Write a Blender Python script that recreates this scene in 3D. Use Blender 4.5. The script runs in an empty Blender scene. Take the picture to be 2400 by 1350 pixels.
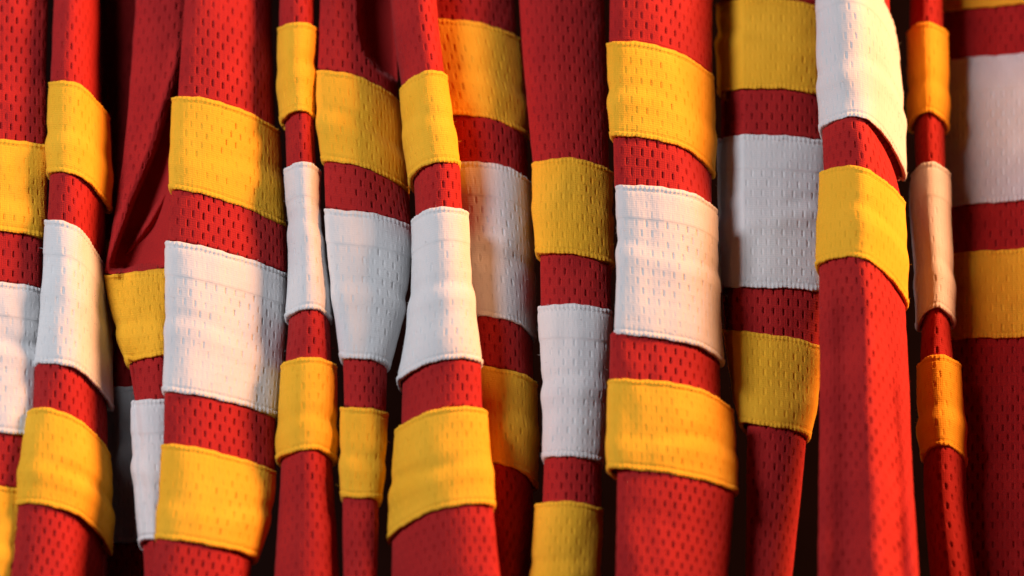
import bpy, math
import numpy as np
from mathutils import Vector

# ------------------------------------------------------------------ camera
PX = 0.00023                       # metres covered by one photo pixel at the rack
W, H = 2400, 1350
LENS, SENSOR = 85.0, 36.0
PITCH = math.radians(32)
DIST = W * PX * LENS / SENSOR
FWD = np.array((0, math.cos(PITCH), math.sin(PITCH)))
UP = np.array((0, -math.sin(PITCH), math.cos(PITCH)))
CAM = -DIST * FWD
scene = bpy.context.scene
col = scene.collection
cd = bpy.data.cameras.new("camera")
cam = bpy.data.objects.new("camera", cd)
col.objects.link(cam)
cam.location = CAM
cam.rotation_euler = (math.radians(90) + PITCH, 0, 0)
cd.lens, cd.sensor_width = LENS, SENSOR
cd.clip_start, cd.clip_end = 0.05, 50
cd.dof.use_dof = True
cd.dof.focus_distance = DIST + 85 * PX
cd.dof.aperture_fstop = 3.7
scene.camera = cam

# ------------------------------------------------------------------ light
wd = bpy.data.worlds.new("World")
scene.world = wd
wd.use_nodes = True
bg = wd.node_tree.nodes["Background"]
bg.inputs[0].default_value = (0.62, 0.55, 0.52, 1)
bg.inputs[1].default_value = 0.008


def area(name, d, dist, size, power, colour):
    ld = bpy.data.lights.new(name, 'AREA')
    ld.shape = 'DISK'
    ld.size, ld.energy, ld.color = size, power, colour
    o = bpy.data.objects.new(name, ld)
    col.objects.link(o)
    d = Vector(d).normalized()
    o.location = d * dist
    o.rotation_euler = (-d).to_track_quat('-Z', 'Y').to_euler()
    return o


area("warm_lamp", (0.86, -0.27, 0.46), 2.2, 0.75, 160, (1.0, 0.42, 0.18))
area("cool_lamp", (-0.58, -0.77, 0.24), 2.0, 0.60, 31, (0.91, 0.93, 1.0))

vs = scene.view_settings
vs.view_transform, vs.look = 'Standard', 'None'
vs.exposure, vs.gamma = 0.0, 1.0
scene.cycles.diffuse_bounces = 5
scene.cycles.max_bounces = 8

# ------------------------------------------------------------------ materials


def cloth(name, rgb, dark, fuzz, bump=0.22):
    m = bpy.data.materials.new(name)
    m.use_nodes = True
    nt = m.node_tree
    N, L = nt.nodes, nt.links
    b = N["Principled BSDF"]
    b.inputs["Roughness"].default_value = 0.85
    b.inputs["Specular IOR Level"].default_value = 0.2
    b.inputs["Sheen Weight"].default_value = fuzz
    b.inputs["Sheen Roughness"].default_value = 0.45
    b.inputs["Sheen Tint"].default_value = (*[min(1, c * .6 + .35) for c in rgb], 1)
    uv = N.new("ShaderNodeUVMap"); uv.uv_map = "UVMap"
    geo = N.new("ShaderNodeTexCoord")
    n1 = N.new("ShaderNodeTexNoise")
    n1.inputs["Scale"].default_value = 38
    n1.inputs["Detail"].default_value = 5
    L.new(geo.outputs["Object"], n1.inputs["Vector"])
    n2 = N.new("ShaderNodeTexNoise")          # yarn to yarn variation
    n2.inputs["Scale"].default_value = 0.33
    n2.inputs["Detail"].default_value = 2
    L.new(uv.outputs[0], n2.inputs["Vector"])
    mx = N.new("ShaderNodeMath"); mx.operation = 'MULTIPLY_ADD'
    L.new(n2.outputs["Fac"], mx.inputs[0]); mx.inputs[1].default_value = 0.55
    L.new(n1.outputs["Fac"], mx.inputs[2])
    cr = N.new("ShaderNodeValToRGB")
    cr.color_ramp.elements[0].position = 0.45
    cr.color_ramp.elements[1].position = 1.05
    cr.color_ramp.elements[0].color = (*dark, 1)
    cr.color_ramp.elements[1].color = (*rgb, 1)
    L.new(mx.outputs[0], cr.inputs[0])
    L.new(cr.outputs[0], b.inputs["Base Color"])
    # knit courses and wales
    w1 = N.new("ShaderNodeTexWave"); w1.bands_direction = 'Y'
    w1.inputs["Scale"].default_value = 0.062
    w1.inputs["Distortion"].default_value = 1.2
    w1.inputs["Detail"].default_value = 1
    w1.inputs["Detail Scale"].default_value = 3
    w2 = N.new("ShaderNodeTexWave"); w2.bands_direction = 'X'
    w2.inputs["Scale"].default_value = 0.075
    w2.inputs["Distortion"].default_value = 1.5
    w2.inputs["Detail"].default_value = 1
    for w in (w1, w2):
        L.new(uv.outputs[0], w.inputs["Vector"])
    a1 = N.new("ShaderNodeMath"); a1.operation = 'MULTIPLY_ADD'
    L.new(w2.outputs["Fac"], a1.inputs[0]); a1.inputs[1].default_value = 0.6
    L.new(w1.outputs["Fac"], a1.inputs[2])
    a2 = N.new("ShaderNodeMath"); a2.operation = 'MULTIPLY_ADD'
    L.new(n2.outputs["Fac"], a2.inputs[0]); a2.inputs[1].default_value = 1.6
    L.new(a1.outputs[0], a2.inputs[2])
    bp = N.new("ShaderNodeBump")
    bp.inputs["Strength"].default_value = bump
    bp.inputs["Distance"].default_value = 0.0007
    L.new(a2.outputs[0], bp.inputs["Height"])
    L.new(bp.outputs[0], b.inputs["Normal"])
    return m


M = {
    'r': cloth("red_mesh_knit", (0.43, 0.0155, 0.0145), (0.315, 0.0085, 0.0105), 0.16),
    'y': cloth("yellow_mesh_knit", (0.93, 0.49, 0.030), (0.85, 0.42, 0.018), 0.10),
    'w': cloth("white_mesh_knit", (0.72, 0.72, 0.72), (0.64, 0.64, 0.65), 0.12, bump=0.10),
}
mw = bpy.data.materials.new("gap_shade_black")  # near-black colour stands in for the deep shade in the gaps
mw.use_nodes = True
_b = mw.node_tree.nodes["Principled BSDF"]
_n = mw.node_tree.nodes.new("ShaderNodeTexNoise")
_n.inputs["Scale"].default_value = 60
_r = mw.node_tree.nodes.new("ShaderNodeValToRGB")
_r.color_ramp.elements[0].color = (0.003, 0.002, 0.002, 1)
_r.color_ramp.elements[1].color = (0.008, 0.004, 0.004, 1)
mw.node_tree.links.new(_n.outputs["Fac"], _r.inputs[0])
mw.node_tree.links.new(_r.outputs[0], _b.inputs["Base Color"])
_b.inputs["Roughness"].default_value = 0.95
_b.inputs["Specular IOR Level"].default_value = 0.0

# ------------------------------------------------------------------ helpers
KAP = math.sin(PITCH)
DXH, DYH = 12.2, 22.8               # half spacing of the knit holes, rows of holes
RS = DYH / 8                        # row spacing of the mesh


def unproj(px, py, y):
    """point of the rack at depth y (metres behind the rack plane) seen at this place of the frame"""
    k = PX / DIST
    a, b = (px - W / 2) * k, (H / 2 - py) * k
    dy = FWD[1] + b * UP[1]
    dz = FWD[2] + b * UP[2]
    t = (y - CAM[1]) / dy
    return np.stack((t * a, y + 0 * a, CAM[2] + t * dz), -1)


def sstep(x):
    x = np.clip(x, 0, 1)
    return x * x * (3 - 2 * x)


class Waves:
    def __init__(self, seed, n, lo, hi, stretch=1.0):
        r = np.random.RandomState(seed)
        lam = np.exp(r.uniform(math.log(lo), math.log(hi), n))
        a = r.uniform(0, 2 * math.pi, n)
        self.kx = 2 * math.pi / lam * np.cos(a) * stretch
        self.ky = 2 * math.pi / lam * np.sin(a)
        self.ph = r.uniform(0, 2 * math.pi, n)
        self.am = (lam / hi) ** 0.8
        self.am /= math.sqrt((self.am ** 2).sum() / 2)

    def __call__(self, x, y):
        o = 0
        for kx, ky, p, a in zip(self.kx, self.ky, self.ph, self.am):
            o = o + a * np.sin(kx * x + ky * y + p)
        return o


UU = np.linspace(0, 1, 61)


def up(vals):
    u = np.linspace(0, 1, len(vals))
    return np.polyval(np.polyfit(u, vals, len(vals) - 1), UU)


def lin(vals, t):
    """smooth interpolation of equally spaced values"""
    n = len(vals)
    if n == 1:
        return np.full_like(t, vals[0])
    x = np.linspace(0, 1, n)
    if n == 2:
        return np.interp(t, x, vals)
    return np.polyval(np.polyfit(x, vals, min(n - 1, 3)), np.clip(t, 0, 1))


def add_mesh(name, co, faces, mat, parent, uv=None):
    me = bpy.data.meshes.new(name)
    nv, nf = len(co), len(faces)
    k = faces.shape[1]
    me.vertices.add(nv)
    me.vertices.foreach_set("co", np.ascontiguousarray(co, np.float32).ravel())
    me.loops.add(nf * k)
    me.loops.foreach_set("vertex_index", np.ascontiguousarray(faces, np.int32).ravel())
    me.polygons.add(nf)
    me.polygons.foreach_set("loop_start", np.arange(0, nf * k, k, dtype=np.int32))
    me.polygons.foreach_set("use_smooth", np.ones(nf, bool))
    if uv is not None:
        l = me.uv_layers.new(name="UVMap")
        l.data.foreach_set("uv", np.ascontiguousarray(uv[faces.ravel()], np.float32).ravel())
    me.update(calc_edges=True)
    me.validate()
    me.materials.append(mat)
    o = bpy.data.objects.new(name, me)
    col.objects.link(o)
    o.parent = parent
    o.matrix_parent_inverse = parent.matrix_world.inverted()
    return o


def columns(a_l, a_r):
    offs = np.array([-2.7, -1.1, 1.1, 2.7, 6.1])
    n0, n1 = int(math.floor(-a_l / DXH)), int(math.ceil(a_r / DXH))
    c = (np.arange(n0, n1 + 1)[:, None] * DXH + offs).ravel()
    return c[(c >= -a_l) & (c <= a_r)]


def holes(s, v, rng_seed, wob):
    """0..1 mask of the slit-shaped knit openings at fabric place s (across), v (down)"""
    i = np.round(s / DXH)
    par = np.mod(i, 2)
    vv = v - par * DYH
    j = np.round(vv / (2 * DYH))
    dx = s - i * DXH
    dy = vv - j * 2 * DYH
    rnd = np.sin(i * 127.1 + j * 311.7 + rng_seed * 17.3) * 43758.5453
    rnd = rnd - np.floor(rnd)
    m = (1 - sstep((np.abs(dx) - 1.1) / 1.6)) * (1 - sstep((np.abs(dy) - 4.2 - 1.8 * rnd) / 3.0))
    lo = 0.5 + 0.5 * np.sin(s / 83. + v / 140. + rng_seed) * np.sin(v / 97. - s / 160. + 2 * rng_seed)
    return m * (0.45 + 0.55 * rnd) * (0.6 + 0.55 * lo), np.cos(math.pi * dx / DXH) * np.cos(math.pi * dy / DYH)


def steps_depth(steps, px, py):
    d = np.zeros_like(px)
    for st in steps:
        ys = [a for a, b in st['path']]
        xs = [b for a, b in st['path']]
        c = np.interp(py, ys, xs)
        y0, y1, fd = st['y']
        fade = sstep((py - y0) / fd + .5) * sstep((y1 - py) / fd + .5)
        q = (px - c) / st['w']
        if st.get('kind') == 'ridge':
            d += st['d'] * np.exp(-q * q) * fade
        else:
            g = sstep(q) if not st.get('flip') else sstep(-q)
            if 'decay' in st:
                g = g * np.exp(-np.maximum(np.abs(px - c) - st['w'], 0) / st['decay'])
            d += st['d'] * g * fade
    return d


NT = 220
PHI = np.linspace(0, 2 * math.pi, NT + 1)


def tube(name, S, xl, xr, B, F, v, inset, mat, parent, seed, hole_amp, edge_w, dense):
    """closed knit tube. rows: xl, xr (R,), B, F (R,61) image height and depth across, v fabric rows"""
    R = len(v)
    h, p = S['h'], S['p']
    cs, sn = np.cos(PHI), np.sin(PHI)
    ex = np.sign(-cs) * np.abs(cs) ** (2 / p)          # -1 left .. 1 right .. back to -1
    ey = np.sign(sn) * np.abs(sn) ** (2 / p)
    X = np.empty((R, NT + 1)); Y = np.empty_like(X)
    arcs = np.empty_like(X)
    aF, aP, aL = np.empty(R), np.empty(R), np.empty(R)
    wv, ws = S['wav'], S['wav2']
    for r in range(R):
        hw = max((xr[r] - xl[r]) / 2 - inset[r], 6)
        xc = (xl[r] + xr[r]) / 2
        x = xc + hw * ex
        u = (ex + 1) / 2
        f = np.interp(u, UU, F[r])
        hh = max(min(h, hw * 1.1) - inset[r], 4)
        y = f - np.where(ey > 0, hh, hh * S.get('hb', 1.0)) * ey
        X[r], Y[r] = x, y
        ds = np.hypot(np.diff(x), np.diff(y))
        a = np.concatenate(([0], np.cumsum(ds)))
        half = NT // 2
        anc = np.interp(S.get('anchor', .5), (ex[:half + 1] + 1) / 2, a[:half + 1])
        arcs[r] = a - anc
        aF[r], aL[r], aP[r] = a[half] - anc, anc, a[-1]
    al, ar = aL.max() + 14, aF.max() + 14
    cset = columns(al, ar)
    nb = 22
    C = len(cset)
    px = np.empty((R, C + nb)); yy = np.empty_like(px); nx = np.empty_like(px); ny = np.empty_like(px)
    for r in range(R):
        sc = min(1.0, 0.93 * aP[r] / (al + ar))
        P = aP[r]
        a0 = arcs[r][:-1]
        back = np.linspace(ar * sc, P - al * sc, nb + 2)[1:-1]
        q = np.concatenate((cset * sc, back))
        aa = np.concatenate((a0 - P, a0, a0 + P, [a0[0] + 2 * P]))
        xx = np.concatenate((X[r][:-1],) * 3 + (X[r][:1],))
        yv = np.concatenate((Y[r][:-1],) * 3 + (Y[r][:1],))
        px[r] = np.interp(q, aa, xx)
        yy[r] = np.interp(q, aa, yv)
        tx = np.interp(q + 4, aa, xx) - np.interp(q - 4, aa, xx)
        ty = np.interp(q + 4, aa, yv) - np.interp(q - 4, aa, yv)
        ln = np.hypot(tx, ty) + 1e-6
        nx[r], ny[r] = ty / ln, -tx / ln                 # outward
    u = np.clip((px - xl[:, None]) / (xr - xl)[:, None], 0, 1)
    ui = u * 60
    i0 = np.minimum(ui.astype(int), 59)
    fr = ui - i0
    rr = np.arange(R)[:, None]
    Bv = B[rr, i0] * (1 - fr) + B[rr, i0 + 1] * fr
    Fv = F[rr, i0] * (1 - fr) + F[rr, i0 + 1] * fr
    hw = (xr - xl)[:, None] / 2 - inset[:, None]
    hh = np.maximum(np.minimum(h, hw * 1.1) - inset[:, None], 4)
    yf = Fv - hh * np.clip(1 - np.abs(2 * u - 1) ** p, 0, 1) ** (1 / p)
    py = Bv + KAP * np.maximum(yy - yf, 0)
    s = np.concatenate((cset, ar + np.arange(1, nb + 1) * 20.0))[None, :] + 0 * px
    vv = v[:, None] + 0 * px
    # folds, puckers and knit relief
    front = np.clip(-ny * 1.6, 0, 1)
    yy = yy + front * steps_depth(S.get('steps', []), px, py)
    dn = S['wamp'] * (wv(px, py * .35) + 0.22 * ws(px, py * .6)) * (0.35 + .65 * front)
    if S.get('band'):
        dn = dn + S['crease'](px, py, v, vv)
    isf = np.concatenate((np.ones(C), np.zeros(nb)))[None, :]
    hm, pil = holes(s, vv, seed, 0)
    dn = dn + isf * dense[:, None] * (0.35 * pil - 7.5 * hole_amp[:, None] * hm)
    if edge_w is not None:
        dn = dn + edge_w[:, None] * 1.2 * np.sin(2 * math.pi * s / 10.5 + 1.5 * np.sin(s / 31.))
        jit = 0.45 * 1.5 * np.sin(s / 7.3 + seed) + 0.9 * np.sin(s / 17.1 + 2 * seed) + 0.35 * np.sin(s / 4.1 + 3 * seed)
        py = py + edge_w[:, None] * jit
    X3 = px + nx * dn
    Y3 = yy + ny * dn
    co = unproj(X3, py, (Y3 + S['y']) * PX).reshape(-1, 3)
    T = C + nb
    idx = np.arange(R * T).reshape(R, T)
    a = idx[:-1, :]; b = idx[1:, :]
    a2 = np.roll(a, -1, 1); b2 = np.roll(b, -1, 1)
    faces = np.stack((a, b, b2, a2), -1).reshape(-1, 4)
    uv = np.stack((s, -vv), -1).reshape(-1, 2)
    o = add_mesh(name, co, faces, mat, parent, uv)
    return o, co.reshape(R, T, 3), cset, px, ny


def stitches(name, rows, mat, parent):
    """short thread stitches: rows of 3D polylines with outward direction towards the camera"""
    V, Fc = [], []
    for P in rows:
        for a, b in P:
            d = b - a
            L = np.linalg.norm(d)
            if L < 1e-6:
                continue
            d = d / L
            n = CAM - a; n /= np.linalg.norm(n)
            s = np.cross(d, n); s /= np.linalg.norm(s) + 1e-9
            n = np.cross(s, d)
            m = (a + b) / 2
            w, t = 1.7 * PX, 1.5 * PX
            k = len(V)
            V += [a - n * t * .6, m + s * w, m + n * t, m - s * w, m - n * t, b - n * t * .6]
            Fc += [(k, k + 1, k + 2), (k, k + 2, k + 3), (k, k + 3, k + 4), (k, k + 4, k + 1),
                   (k + 5, k + 2, k + 1), (k + 5, k + 3, k + 2), (k + 5, k + 4, k + 3), (k + 5, k + 1, k + 4)]
    V = np.array(V)
    uv = np.stack((V[:, 0] / PX, V[:, 2] / PX), -1)
    o = add_mesh(name, V, np.array(Fc), mat, parent, uv)
    return o


def fuzz(co, cset, mat, parent, n, seed):
    """short loose fibres standing off the knit"""
    rg = np.random.RandomState(seed)
    R, T = co.shape[:2]
    C = len(cset)
    r = rg.randint(2, R - 2, n); c = rg.randint(2, C - 2, n)
    P = co[r, c]
    tu = co[r, c + 2] - co[r, c - 2]
    tv = co[r + 2, c] - co[r - 2, c]
    nn = np.cross(tv, tu)
    nn /= np.linalg.norm(nn, axis=1)[:, None] + 1e-12
    flip = np.sign((nn * (CAM - P)).sum(1))
    nn *= np.where(flip == 0, 1, flip)[:, None]
    L = (rg.gamma(2.0, 2.0, n) + 2)[:, None] * PX
    d1 = nn * rg.uniform(.15, .9, n)[:, None] + rg.normal(0, .55, (n, 3))
    d1 /= np.linalg.norm(d1, axis=1)[:, None]
    d2 = d1 + rg.normal(0, .6, (n, 3))
    d2 /= np.linalg.norm(d2, axis=1)[:, None]
    p0 = P - nn * 1.0 * PX
    p1 = p0 + d1 * L * .5
    p2 = p1 + d2 * L * .5
    s1 = np.cross(d1, rg.normal(0, 1, (n, 3))); s1 /= np.linalg.norm(s1, axis=1)[:, None] + 1e-12
    s2 = np.cross(d1, s1)
    w = .42 * PX
    ring = [s1 * w, (-.5 * s1 + .87 * s2) * w, (-.5 * s1 - .87 * s2) * w]
    V = np.stack([p0 + q for q in ring] + [p1 + q * .85 for q in ring] + [p2], 1).reshape(-1, 3)
    b = np.arange(n)[:, None, None] * 7
    f = np.array([(0, 1, 4), (0, 4, 3), (1, 2, 5), (1, 5, 4), (2, 0, 3), (2, 3, 5), (3, 4, 6), (4, 5, 6), (5, 3, 6)])
    uv = np.stack((V[:, 0] / PX, V[:, 2] / PX), -1)
    o = add_mesh("fuzz", V, (b + f[None]).reshape(-1, 3), mat, parent, uv)
    o["kind"] = "stuff"


NAME = {'y': 'yellow_stripe', 'w': 'white_stripe'}


def jersey(S, seed):
    segs, bounds = S['segs'], S['bounds']
    K = len(segs)
    ym = [np.mean(b) for b in bounds]
    top = [v - ym[0] + S.get('top', -150) for v in bounds[0]]
    bot = [v - ym[-1] + S.get('bottom', 1520) for v in bounds[-1]]
    Bs = [up(b) for b in [top] + bounds + [bot]]
    g = S.get('gain', 1.0) * 0.65
    Fs = [np.clip((b - b.min()) * g / KAP, 0, 300) for b in Bs]
    Fs[-1] = Fs[-1] * S.get('flat', 1.0)
    mid = np.array([b[30] for b in Bs])
    S['wav'] = Waves(seed * 7 + 1, 7, 110, 420)
    S['wav2'] = Waves(seed * 7 + 2, 9, 40, 120)
    S.setdefault('wamp', 3.0)
    S['band'] = False
    # thing
    zx = unproj(np.array([(segs[-1][1][-1] + segs[-1][2][-1]) / 2.]), np.array([mid[-1]]), np.array([S['y'] * PX]))[0]
    root = bpy.data.objects.new("hanging_jersey", None)
    root.empty_display_size = 0.02
    root.location = zx
    col.objects.link(root)
    root["label"], root["category"] = S['label'], "jersey"
    root["group"] = S.get('group', "striped jerseys hanging side by side on the rack")
    bpy.context.view_layer.update()
    # red sleeve, running on beneath the stripes
    V = []
    for k in range(K):
        st = 1 if segs[k][0] == 'r' else 8
        a, b = math.ceil(mid[k] / (RS * st)), math.floor(mid[k + 1] / (RS * st))
        V += [j * RS * st for j in range(a, b + 1)]
    V = np.unique(np.round(np.array([mid[0] - 1100, mid[0] - 700, mid[0] - 350, mid[0] - 60, mid[0]] + V
                                    + [mid[-1], mid[-1] + 60, mid[-1] + 300, mid[-1] + 600]), 4))
    kk = np.clip(np.searchsorted(mid, V, side='right') - 1, 0, K - 1)
    t = (V - mid[kk]) / (mid[kk + 1] - mid[kk])
    over = np.minimum(V - mid[0], 0) + np.maximum(V - mid[-1], 0)
    t = np.clip(t, 0, 1)
    xl, xr = np.empty_like(V), np.empty_like(V)
    den = np.zeros_like(V)
    for k in range(K):
        q = kk == k
        xl[q], xr[q] = lin(segs[k][1], t[q]), lin(segs[k][2], t[q])
        if segs[k][0] == 'r':
            den[q] = 1
        else:
            xl[q] += 13; xr[q] -= 13
    Ba = np.array(Bs); Fa = np.array(Fs)
    B = Ba[kk] * (1 - t)[:, None] + Ba[kk + 1] * t[:, None]
    F = Fa[kk] * (1 - t)[:, None] + Fa[kk + 1] * t[:, None] + 6
    F = np.where((den > 0)[:, None], F, F + 6)
    B = B + over[:, None]
    den[over != 0] = 0
    ins = np.zeros_like(V)
    o, G, cset, _, _ = tube("sleeve_fabric", S, xl, xr, B, F, V, ins, M['r'], root, seed, np.ones_like(V), None, den)
    fuzz(G, cset, M['r'], o, 260, seed * 5)
    # sewn-on stripes
    for k in range(K):
        c, sl, sr = segs[k]
        if c == 'r':
            continue
        hgt = mid[k + 1] - mid[k]
        n = int(round(hgt / RS))
        e = np.concatenate(([0, 0, .7, 1.6], np.arange(1, n) * RS, [hgt - 1.6, hgt - .7, hgt, hgt]))
        e = np.concatenate((e[:2], np.unique(np.clip(e[2:-2], 0, hgt)), e[-2:]))
        t = e / hgt
        de = np.minimum(e, hgt - e)
        ins = np.interp(de, [0, .7, 1.6, 3.5, 6, 9.5, 13, 16.5, 22], [3.6, 2.0, .9, .0, -.9, -.5, 2.4, .3, 0])
        ins[0] = ins[-1] = 10
        ins[1] = ins[-2] = 4.5
        tt = t[:, None]
        B = Bs[k] * (1 - tt) + Bs[k + 1] * tt
        F = Fs[k] * (1 - tt) + Fs[k + 1] * tt
        ew = np.exp(-(de / 15.) ** 2)
        ha = np.where(c == 'w', 0.14 + .15 * sstep((e - 70) / 16), np.where(e < 26, .2, .34)) * sstep((de - 14) / 8)
        S['band'] = True
        rg = np.random.RandomState(seed * 31 + k)
        cr = rg.uniform(.35, .7); ca = rg.uniform(1.5, 4.0); cph = rg.uniform(0, 6); csl = rg.uniform(-.12, .12)

        def crease(px, py, v, vv, hgt=hgt, c=c, cr=cr, ca=ca, cph=cph, csl=csl):
            d = 0
            if c == 'w':                                   # edge of the seam allowance underneath
                d = 1.6 * (1 - sstep((vv - 76) / 7))
            xx = px - px.mean()
            z = vv - cr * hgt - csl * xx - 9 * np.sin(px / 47. + cph)
            w = 17.
            d = d - ca * 1.6 * np.exp(-(z / w) ** 2) * (0.55 + .45 * np.sin(px / 63. + cph)) \
                + ca * 1.3 * np.exp(-((z - 32) / (w * 1.5)) ** 2)
            return d * sstep(np.minimum(vv, hgt - vv) / 30.)
        S['crease'] = crease
        o, G, cset, px, ny = tube(NAME[c], S, lin(sl, t), lin(sr, t), B, F, e, ins, M[c], root, seed + 3 * k,
                                  ha, ew, np.ones_like(e))
        # two lines of stitching
        lines = []
        for ee in (13.0, hgt - 13.0):
            r = int(np.argmin(np.abs(e - ee)))
            segl = []
            sg = np.arange(cset[0] + 2, cset[-1] - 12, 10.5)
            for s0 in sg:
                pa = np.array([np.interp(s0, cset, G[r, :len(cset), q]) for q in range(3)])
                pb = np.array([np.interp(s0 + 7.6, cset, G[r, :len(cset), q]) for q in range(3)])
                segl.append((pa, pb))
            lines.append(segl)
        st = stitches("stitching", lines, M[c], o)
        st["kind"] = "stuff"
        fuzz(G, cset, M[c], o, int(0.55 * hgt), seed * 5 + k + 100)
    S['band'] = False
    return root


# ------------------------------------------------------------------ the setting
def backdrop():  # added near-black sheet that keeps the gaps between sleeves in shade
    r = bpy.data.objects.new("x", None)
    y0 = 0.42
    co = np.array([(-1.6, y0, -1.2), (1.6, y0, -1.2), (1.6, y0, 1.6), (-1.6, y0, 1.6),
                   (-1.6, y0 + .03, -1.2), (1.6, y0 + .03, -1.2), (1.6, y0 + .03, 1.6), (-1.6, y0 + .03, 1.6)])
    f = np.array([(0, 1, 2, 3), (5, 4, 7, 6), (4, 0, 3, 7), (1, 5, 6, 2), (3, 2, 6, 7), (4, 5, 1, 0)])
    me = bpy.data.meshes.new("shade_backdrop")
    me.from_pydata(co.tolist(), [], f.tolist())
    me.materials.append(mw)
    o = bpy.data.objects.new("shade_backdrop", me)
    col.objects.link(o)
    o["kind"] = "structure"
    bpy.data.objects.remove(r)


backdrop()

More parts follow.
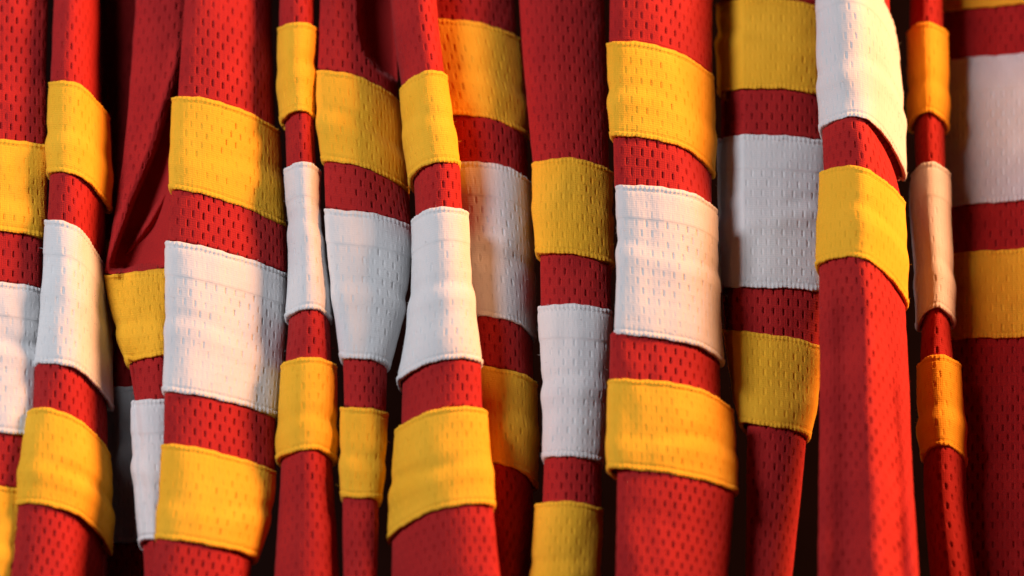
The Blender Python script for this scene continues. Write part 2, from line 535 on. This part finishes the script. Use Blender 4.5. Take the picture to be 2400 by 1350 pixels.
# ------------------------------------------------------------------ the jerseys, left to right
# segs: (colour, left edge down the segment, right edge down the segment); bounds: lines between segments, left to right
JERSEYS = [
    dict(y=12, h=42, p=2.1, label="jersey at the far left, cut off by the left edge of the picture",
         bounds=[[318, 322, 330, 338], [530, 538, 547, 558], [650, 657, 664, 676], [1002, 1010, 1017, 1026],
                 [1125, 1133, 1140, 1150], [1350, 1358, 1365, 1375]],
         segs=[('r', [-80, -80], [113, 106]), ('y', [-90, -90, -90], [113, 109, 107]), ('r', [-85, -85], [100, 98]),
               ('w', [-92, -92, -92], [102, 94, 82]), ('r', [-85, -85], [76, 70]), ('y', [-92, -92, -92], [66, 56, 46]),
               ('r', [-85, -85], [36, 30])]),
    dict(y=0, h=42, p=2.1, label="second jersey from the left, its stripes curving back into black shadow",
         bounds=[[190, 188, 196, 222, 270], [405, 403, 415, 445, 492], [513, 516, 534, 580, 645],
                 [850, 853, 862, 895, 958], [962, 955, 968, 1000, 1062], [1182, 1183, 1195, 1224, 1297]],
         segs=[('r', [127, 125, 118], [235, 235, 240]), ('y', [115, 109, 109], [258, 262, 262]), ('r', [118, 113], [245, 248]),
               ('w', [106, 98, 77], [258, 264, 267]), ('r', [80, 75], [250, 250]), ('y', [58, 48, 37], [256, 266, 266]),
               ('r', [42, 26, 10], [245, 238, 230])]),
    dict(y=80, h=34, p=2.1, wamp=5.5, label="twisted jersey sleeve pinched at a diagonal fold above its yellow stripe",
         steps=[dict(path=[(-150, 470), (150, 425), (200, 408), (350, 358), (480, 303), (600, 264), (640, 250)], d=95, w=20,
                     decay=260, y=(-400, 628, 30)),
                dict(path=[(-150, 452), (150, 410), (200, 393), (350, 343), (480, 289), (600, 254), (640, 244)], d=-12, w=13,
                     kind='ridge', y=(100, 630, 60)),
                dict(path=[(300, 400), (400, 362), (500, 318), (610, 272)], d=20, w=10, kind='ridge', y=(260, 620, 60)),
                dict(path=[(440, 395), (520, 350), (580, 305), (628, 270)], d=-28, w=14, kind='ridge', y=(430, 640, 60)),
                dict(path=[(520, 400), (580, 350), (632, 292)], d=18, w=11, kind='ridge', y=(510, 650, 40)),
                dict(path=[(640, 300), (850, 303), (1000, 322), (1280, 348)], d=9, w=9, kind='ridge', y=(830, 1500, 60))],
         bounds=[[641, 640, 632, 627], [845, 844, 836, 834], [935, 937, 935, 933], [1272, 1268, 1268, 1270]],
         segs=[('r', [326, 318, 305, 291, 268, 247], [445, 438, 428, 414, 405, 400]), ('y', [244, 262, 290], [402, 400, 398]),
               ('r', [297, 314], [396, 396]), ('w', [305, 311, 326], [398, 394, 384]), ('r', [335, 343, 350], [390, 384, 380])]),
    dict(y=0, h=42, p=2.4, label="widest jersey left of centre, with a big white stripe angling down to the right",
         bounds=[[225, 228, 243, 268, 304], [440, 453, 473, 499, 534], [563, 573, 591, 612, 640], [915, 925, 938, 955, 975],
                 [1040, 1045, 1060, 1078, 1102], [1262, 1268, 1278, 1290, 1309]],
         segs=[('r', [438, 430, 418], [638, 638, 645]), ('y', [404, 398, 394], [656, 663, 668]), ('r', [402, 394], [670, 672]),
               ('w', [388, 385, 379], [671, 668, 652]), ('r', [386, 383], [648, 646]), ('y', [378, 372, 363], [648, 636, 603]),
               ('r', [366, 352, 328], [590, 575, 548])]),
    dict(y=25, h=44, p=2.1, label="slim jersey sleeve with an hourglass white stripe, right of the widest jersey",
         bounds=[[62, 53, 53, 64], [282, 264, 262, 282], [393, 380, 380, 399], [744, 727, 727, 752],
                 [852, 838, 838, 853], [1077, 1058, 1055, 1080]],
         segs=[('r', [657, 655], [734, 734]), ('y', [652, 649, 654], [742, 741, 739]), ('r', [666, 670], [737, 740]),
               ('w', [663, 669, 676, 672, 667], [752, 751, 757, 774, 779]), ('r', [677, 671], [773, 776]),
               ('y', [660, 654, 648], [788, 791, 791]), ('r', [661, 646, 628], [779, 793, 808])]),
    dict(y=20, h=40, p=2.1, label="jersey with a deep fold above its yellow stripe, white stripe tapering down",
         steps=[dict(path=[(-150, 840), (40, 836), (90, 840), (130, 853), (165, 880), (200, 930)], d=70, w=24, y=(-400, 190, 70))],
         bounds=[[162, 170, 192, 236], [376, 385, 408, 453], [486, 494, 504, 532], [835, 842, 845, 860],
                 [950, 955, 958, 964], [1160, 1168, 1168, 1168]],
         segs=[('r', [750, 750, 745], [925, 930, 932]), ('y', [742, 743, 752], [938, 949, 957]), ('r', [758, 763], [956, 960]),
               ('w', [760, 775, 795], [964, 952, 914]), ('r', [803, 806], [907, 905]), ('y', [797, 795, 797], [911, 905, 895]),
               ('r', [802, 806, 812], [886, 882, 875])]),
    dict(y=-46, hb=2.8, h=40, p=2.1, label="jersey in front at the centre left, its stripes rising from left to right",
         bounds=[[204, 175, 163, 173], [419, 388, 380, 386], [511, 488, 484, 493], [893, 856, 841, 850],
                 [1004, 966, 952, 958], [1261, 1208, 1185, 1183]],
         segs=[('r', [905, 920, 944], [1014, 1025, 1040]), ('y', [938, 944, 958], [1047, 1062, 1079]), ('r', [970, 975], [1077, 1084]),
               ('w', [965, 962, 930], [1098, 1108, 1131]), ('r', [945, 941], [1126, 1132]), ('y', [926, 915, 905], [1143, 1152, 1162]),
               ('r', [918, 914, 906], [1155, 1170, 1187])]),
    dict(y=82, h=40, p=2.2, label="jersey whose white stripe glows peach, half hidden left of the tall red sleeve top",
         bounds=[[42, 44, 54, 86], [268, 271, 285, 323], [378, 379, 390, 428], [738, 743, 758, 796],
                 [853, 862, 872, 894], [1082, 1089, 1105, 1139]],
         segs=[('r', [930, 955], [1203, 1212]), ('y', [950, 990, 1030], [1222, 1232, 1241]), ('r', [1060, 1068], [1235, 1236]),
               ('w', [1065, 1085, 1105], [1249, 1254, 1257]), ('r', [1115, 1120], [1250, 1249]), ('y', [1115, 1128, 1140], [1260, 1262, 1262]),
               ('r', [1148, 1155, 1165], [1250, 1240, 1225])]),
    dict(y=62, h=44, p=2.2, label="straight flat jersey near the centre with a narrow pale white stripe at mid height",
         bounds=[[379, 370, 375, 401], [592, 595, 603, 623], [716, 712, 715, 726], [1070, 1070, 1074, 1083],
                 [1179, 1174, 1178, 1191], [1396, 1392, 1396, 1408]],
         segs=[('r', [1215, 1226, 1248], [1412, 1420, 1428]), ('y', [1246, 1249, 1256], [1438, 1437, 1439]), ('r', [1268, 1266], [1431, 1430]),
               ('w', [1260, 1264, 1268, 1268], [1432, 1430, 1423, 1416]), ('r', [1275, 1271], [1410, 1409]),
               ('y', [1253, 1246, 1238], [1414, 1410, 1402]), ('r', [1248, 1245], [1395, 1390])]),
    dict(y=-65, h=42, p=2.4, label="broad jersey right of centre, white stripe half grey and half peach",
         bounds=[[98, 97, 108, 130, 174], [318, 322, 332, 353, 412], [432, 434, 439, 451, 488], [783, 789, 798, 812, 851],
                 [888, 889, 896, 912, 957], [1097, 1102, 1112, 1128, 1151]],
         segs=[('r', [1434, 1428], [1672, 1671]), ('y', [1422, 1424, 1430], [1674, 1678, 1675]), ('r', [1438, 1440], [1667, 1666]),
               ('w', [1443, 1446, 1440], [1679, 1684, 1699]), ('r', [1430, 1427], [1687, 1690]), ('y', [1424, 1420, 1420], [1720, 1727, 1731]),
               ('r', [1446, 1445, 1440], [1722, 1706, 1688])]),
    dict(y=98, h=42, p=2.2, label="recessed jersey behind the broad one, white stripe dark brown along its left side",
         steps=[dict(path=[(-200, 1742), (1000, 1745)], d=34, w=34, flip=True, y=(-400, 1000, 60))],
         bounds=[[4, -4, 0, 20], [216, 208, 211, 226], [321, 315, 319, 328], [672, 675, 677, 684],
                 [768, 780, 790, 812], [988, 998, 1006, 1023]],
         segs=[('r', [1690, 1690], [1930, 1930]), ('y', [1678, 1679, 1680], [1942, 1940, 1937]), ('r', [1690, 1690], [1932, 1932]),
               ('w', [1682, 1682, 1683], [1942, 1940, 1938]), ('r', [1694, 1700], [1932, 1928]), ('y', [1695, 1712, 1733], [1932, 1920, 1900]),
               ('r', [1752, 1749, 1745], [1890, 1865, 1832])]),
    dict(y=-112, hb=3.0, h=40, p=2.1, top=-190, flat=-0.1, wamp=4.0, label="nearest jersey, white stripe at the top edge and a long bare red end below",
         steps=[dict(path=[(0, 2016), (300, 2030), (600, 2030), (760, 2042), (950, 2034), (1130, 2052), (1300, 2050), (1500, 2064)], d=-27, w=42, kind='ridge', y=(280, 2600, 120)),
                dict(path=[(600, 1975), (1000, 1985), (1400, 1978)], d=20, w=34, kind='ridge', y=(690, 2600, 160)),
                dict(path=[(600, 2086), (900, 2090), (1150, 2104), (1400, 2108)], d=34, w=24, kind='ridge', y=(700, 2600, 140))],
         bounds=[[-50, -72, -73, -35, 60], [300, 278, 277, 315, 412], [400, 388, 392, 420, 467], [622, 604, 606, 640, 714]],
         segs=[('r', [1925, 1925], [2080, 2085]), ('w', [1914, 1916, 1917], [2095, 2119, 2125]), ('r', [1925, 1929], [2098, 2112]),
               ('y', [1919, 1915, 1912], [2121, 2125, 2127]), ('r', [1920, 1920, 1920, 1920], [2118, 2136, 2150, 2170])]),
    dict(y=165, h=44, p=2.1, label="slim rounded jersey sleeve with a tan shadowed white stripe, second from the right",
         bounds=[[72, 52, 54, 72], [300, 266, 268, 300], [404, 381, 381, 402], [767, 728, 724, 757],
                 [852, 833, 833, 850], [1072, 1047, 1050, 1084]],
         segs=[('r', [2133, 2133], [2208, 2210]), ('y', [2126, 2127, 2130], [2222, 2224, 2225]), ('r', [2145, 2148], [2214, 2217]),
               ('w', [2138, 2134, 2142, 2145], [2228, 2231, 2237, 2241]), ('r', [2160, 2158], [2228, 2234]),
               ('y', [2150, 2150, 2158], [2252, 2260, 2267]), ('r', [2166, 2170, 2182, 2190], [2262, 2270, 2290, 2308])]),
    dict(y=290, h=48, p=2.4, gain=1.0, label="jersey cut off by the right edge of the picture, deep in the shade",
         bounds=[[-180, -190, -198, -200], [27, 19, 10, 6], [141, 132, 125, 122], [488, 478, 471, 467],
                 [595, 588, 582, 578], [796, 793, 792, 790]], top=-260,
         segs=[('r', [2190, 2190], [2500, 2500]), ('y', [2185, 2185], [2510, 2510]), ('r', [2195, 2195], [2500, 2500]),
               ('w', [2187, 2187], [2512, 2512]), ('r', [2195, 2195], [2500, 2500]), ('y', [2187, 2187], [2512, 2512]),
               ('r', [2200, 2205], [2500, 2500])]),
    dict(y=420, h=48, p=2.4, label="jersey far back in the dark gap behind the twisted sleeve",
         bounds=[[560, 560, 560], [785, 785, 785], [905, 905, 905], [1272, 1272, 1272]],
         segs=[('r', [232, 232], [400, 400]), ('y', [225, 225], [408, 408]), ('r', [235, 235], [400, 400]),
               ('w', [236, 236], [410, 410]), ('r', [240, 240], [400, 400])]),
    dict(y=60, hb=7, h=48, p=2.4, label="jersey just outside the right edge of the picture, shading its neighbour",
         bounds=[[60, 62, 66, 80], [280, 283, 288, 300]],
         segs=[('r', [2475, 2475], [2700, 2700]), ('y', [2465, 2465], [2710, 2710]), ('r', [2475, 2475], [2700, 2700])]),
]
for i, S in enumerate(JERSEYS):
    jersey(S, i + 1)
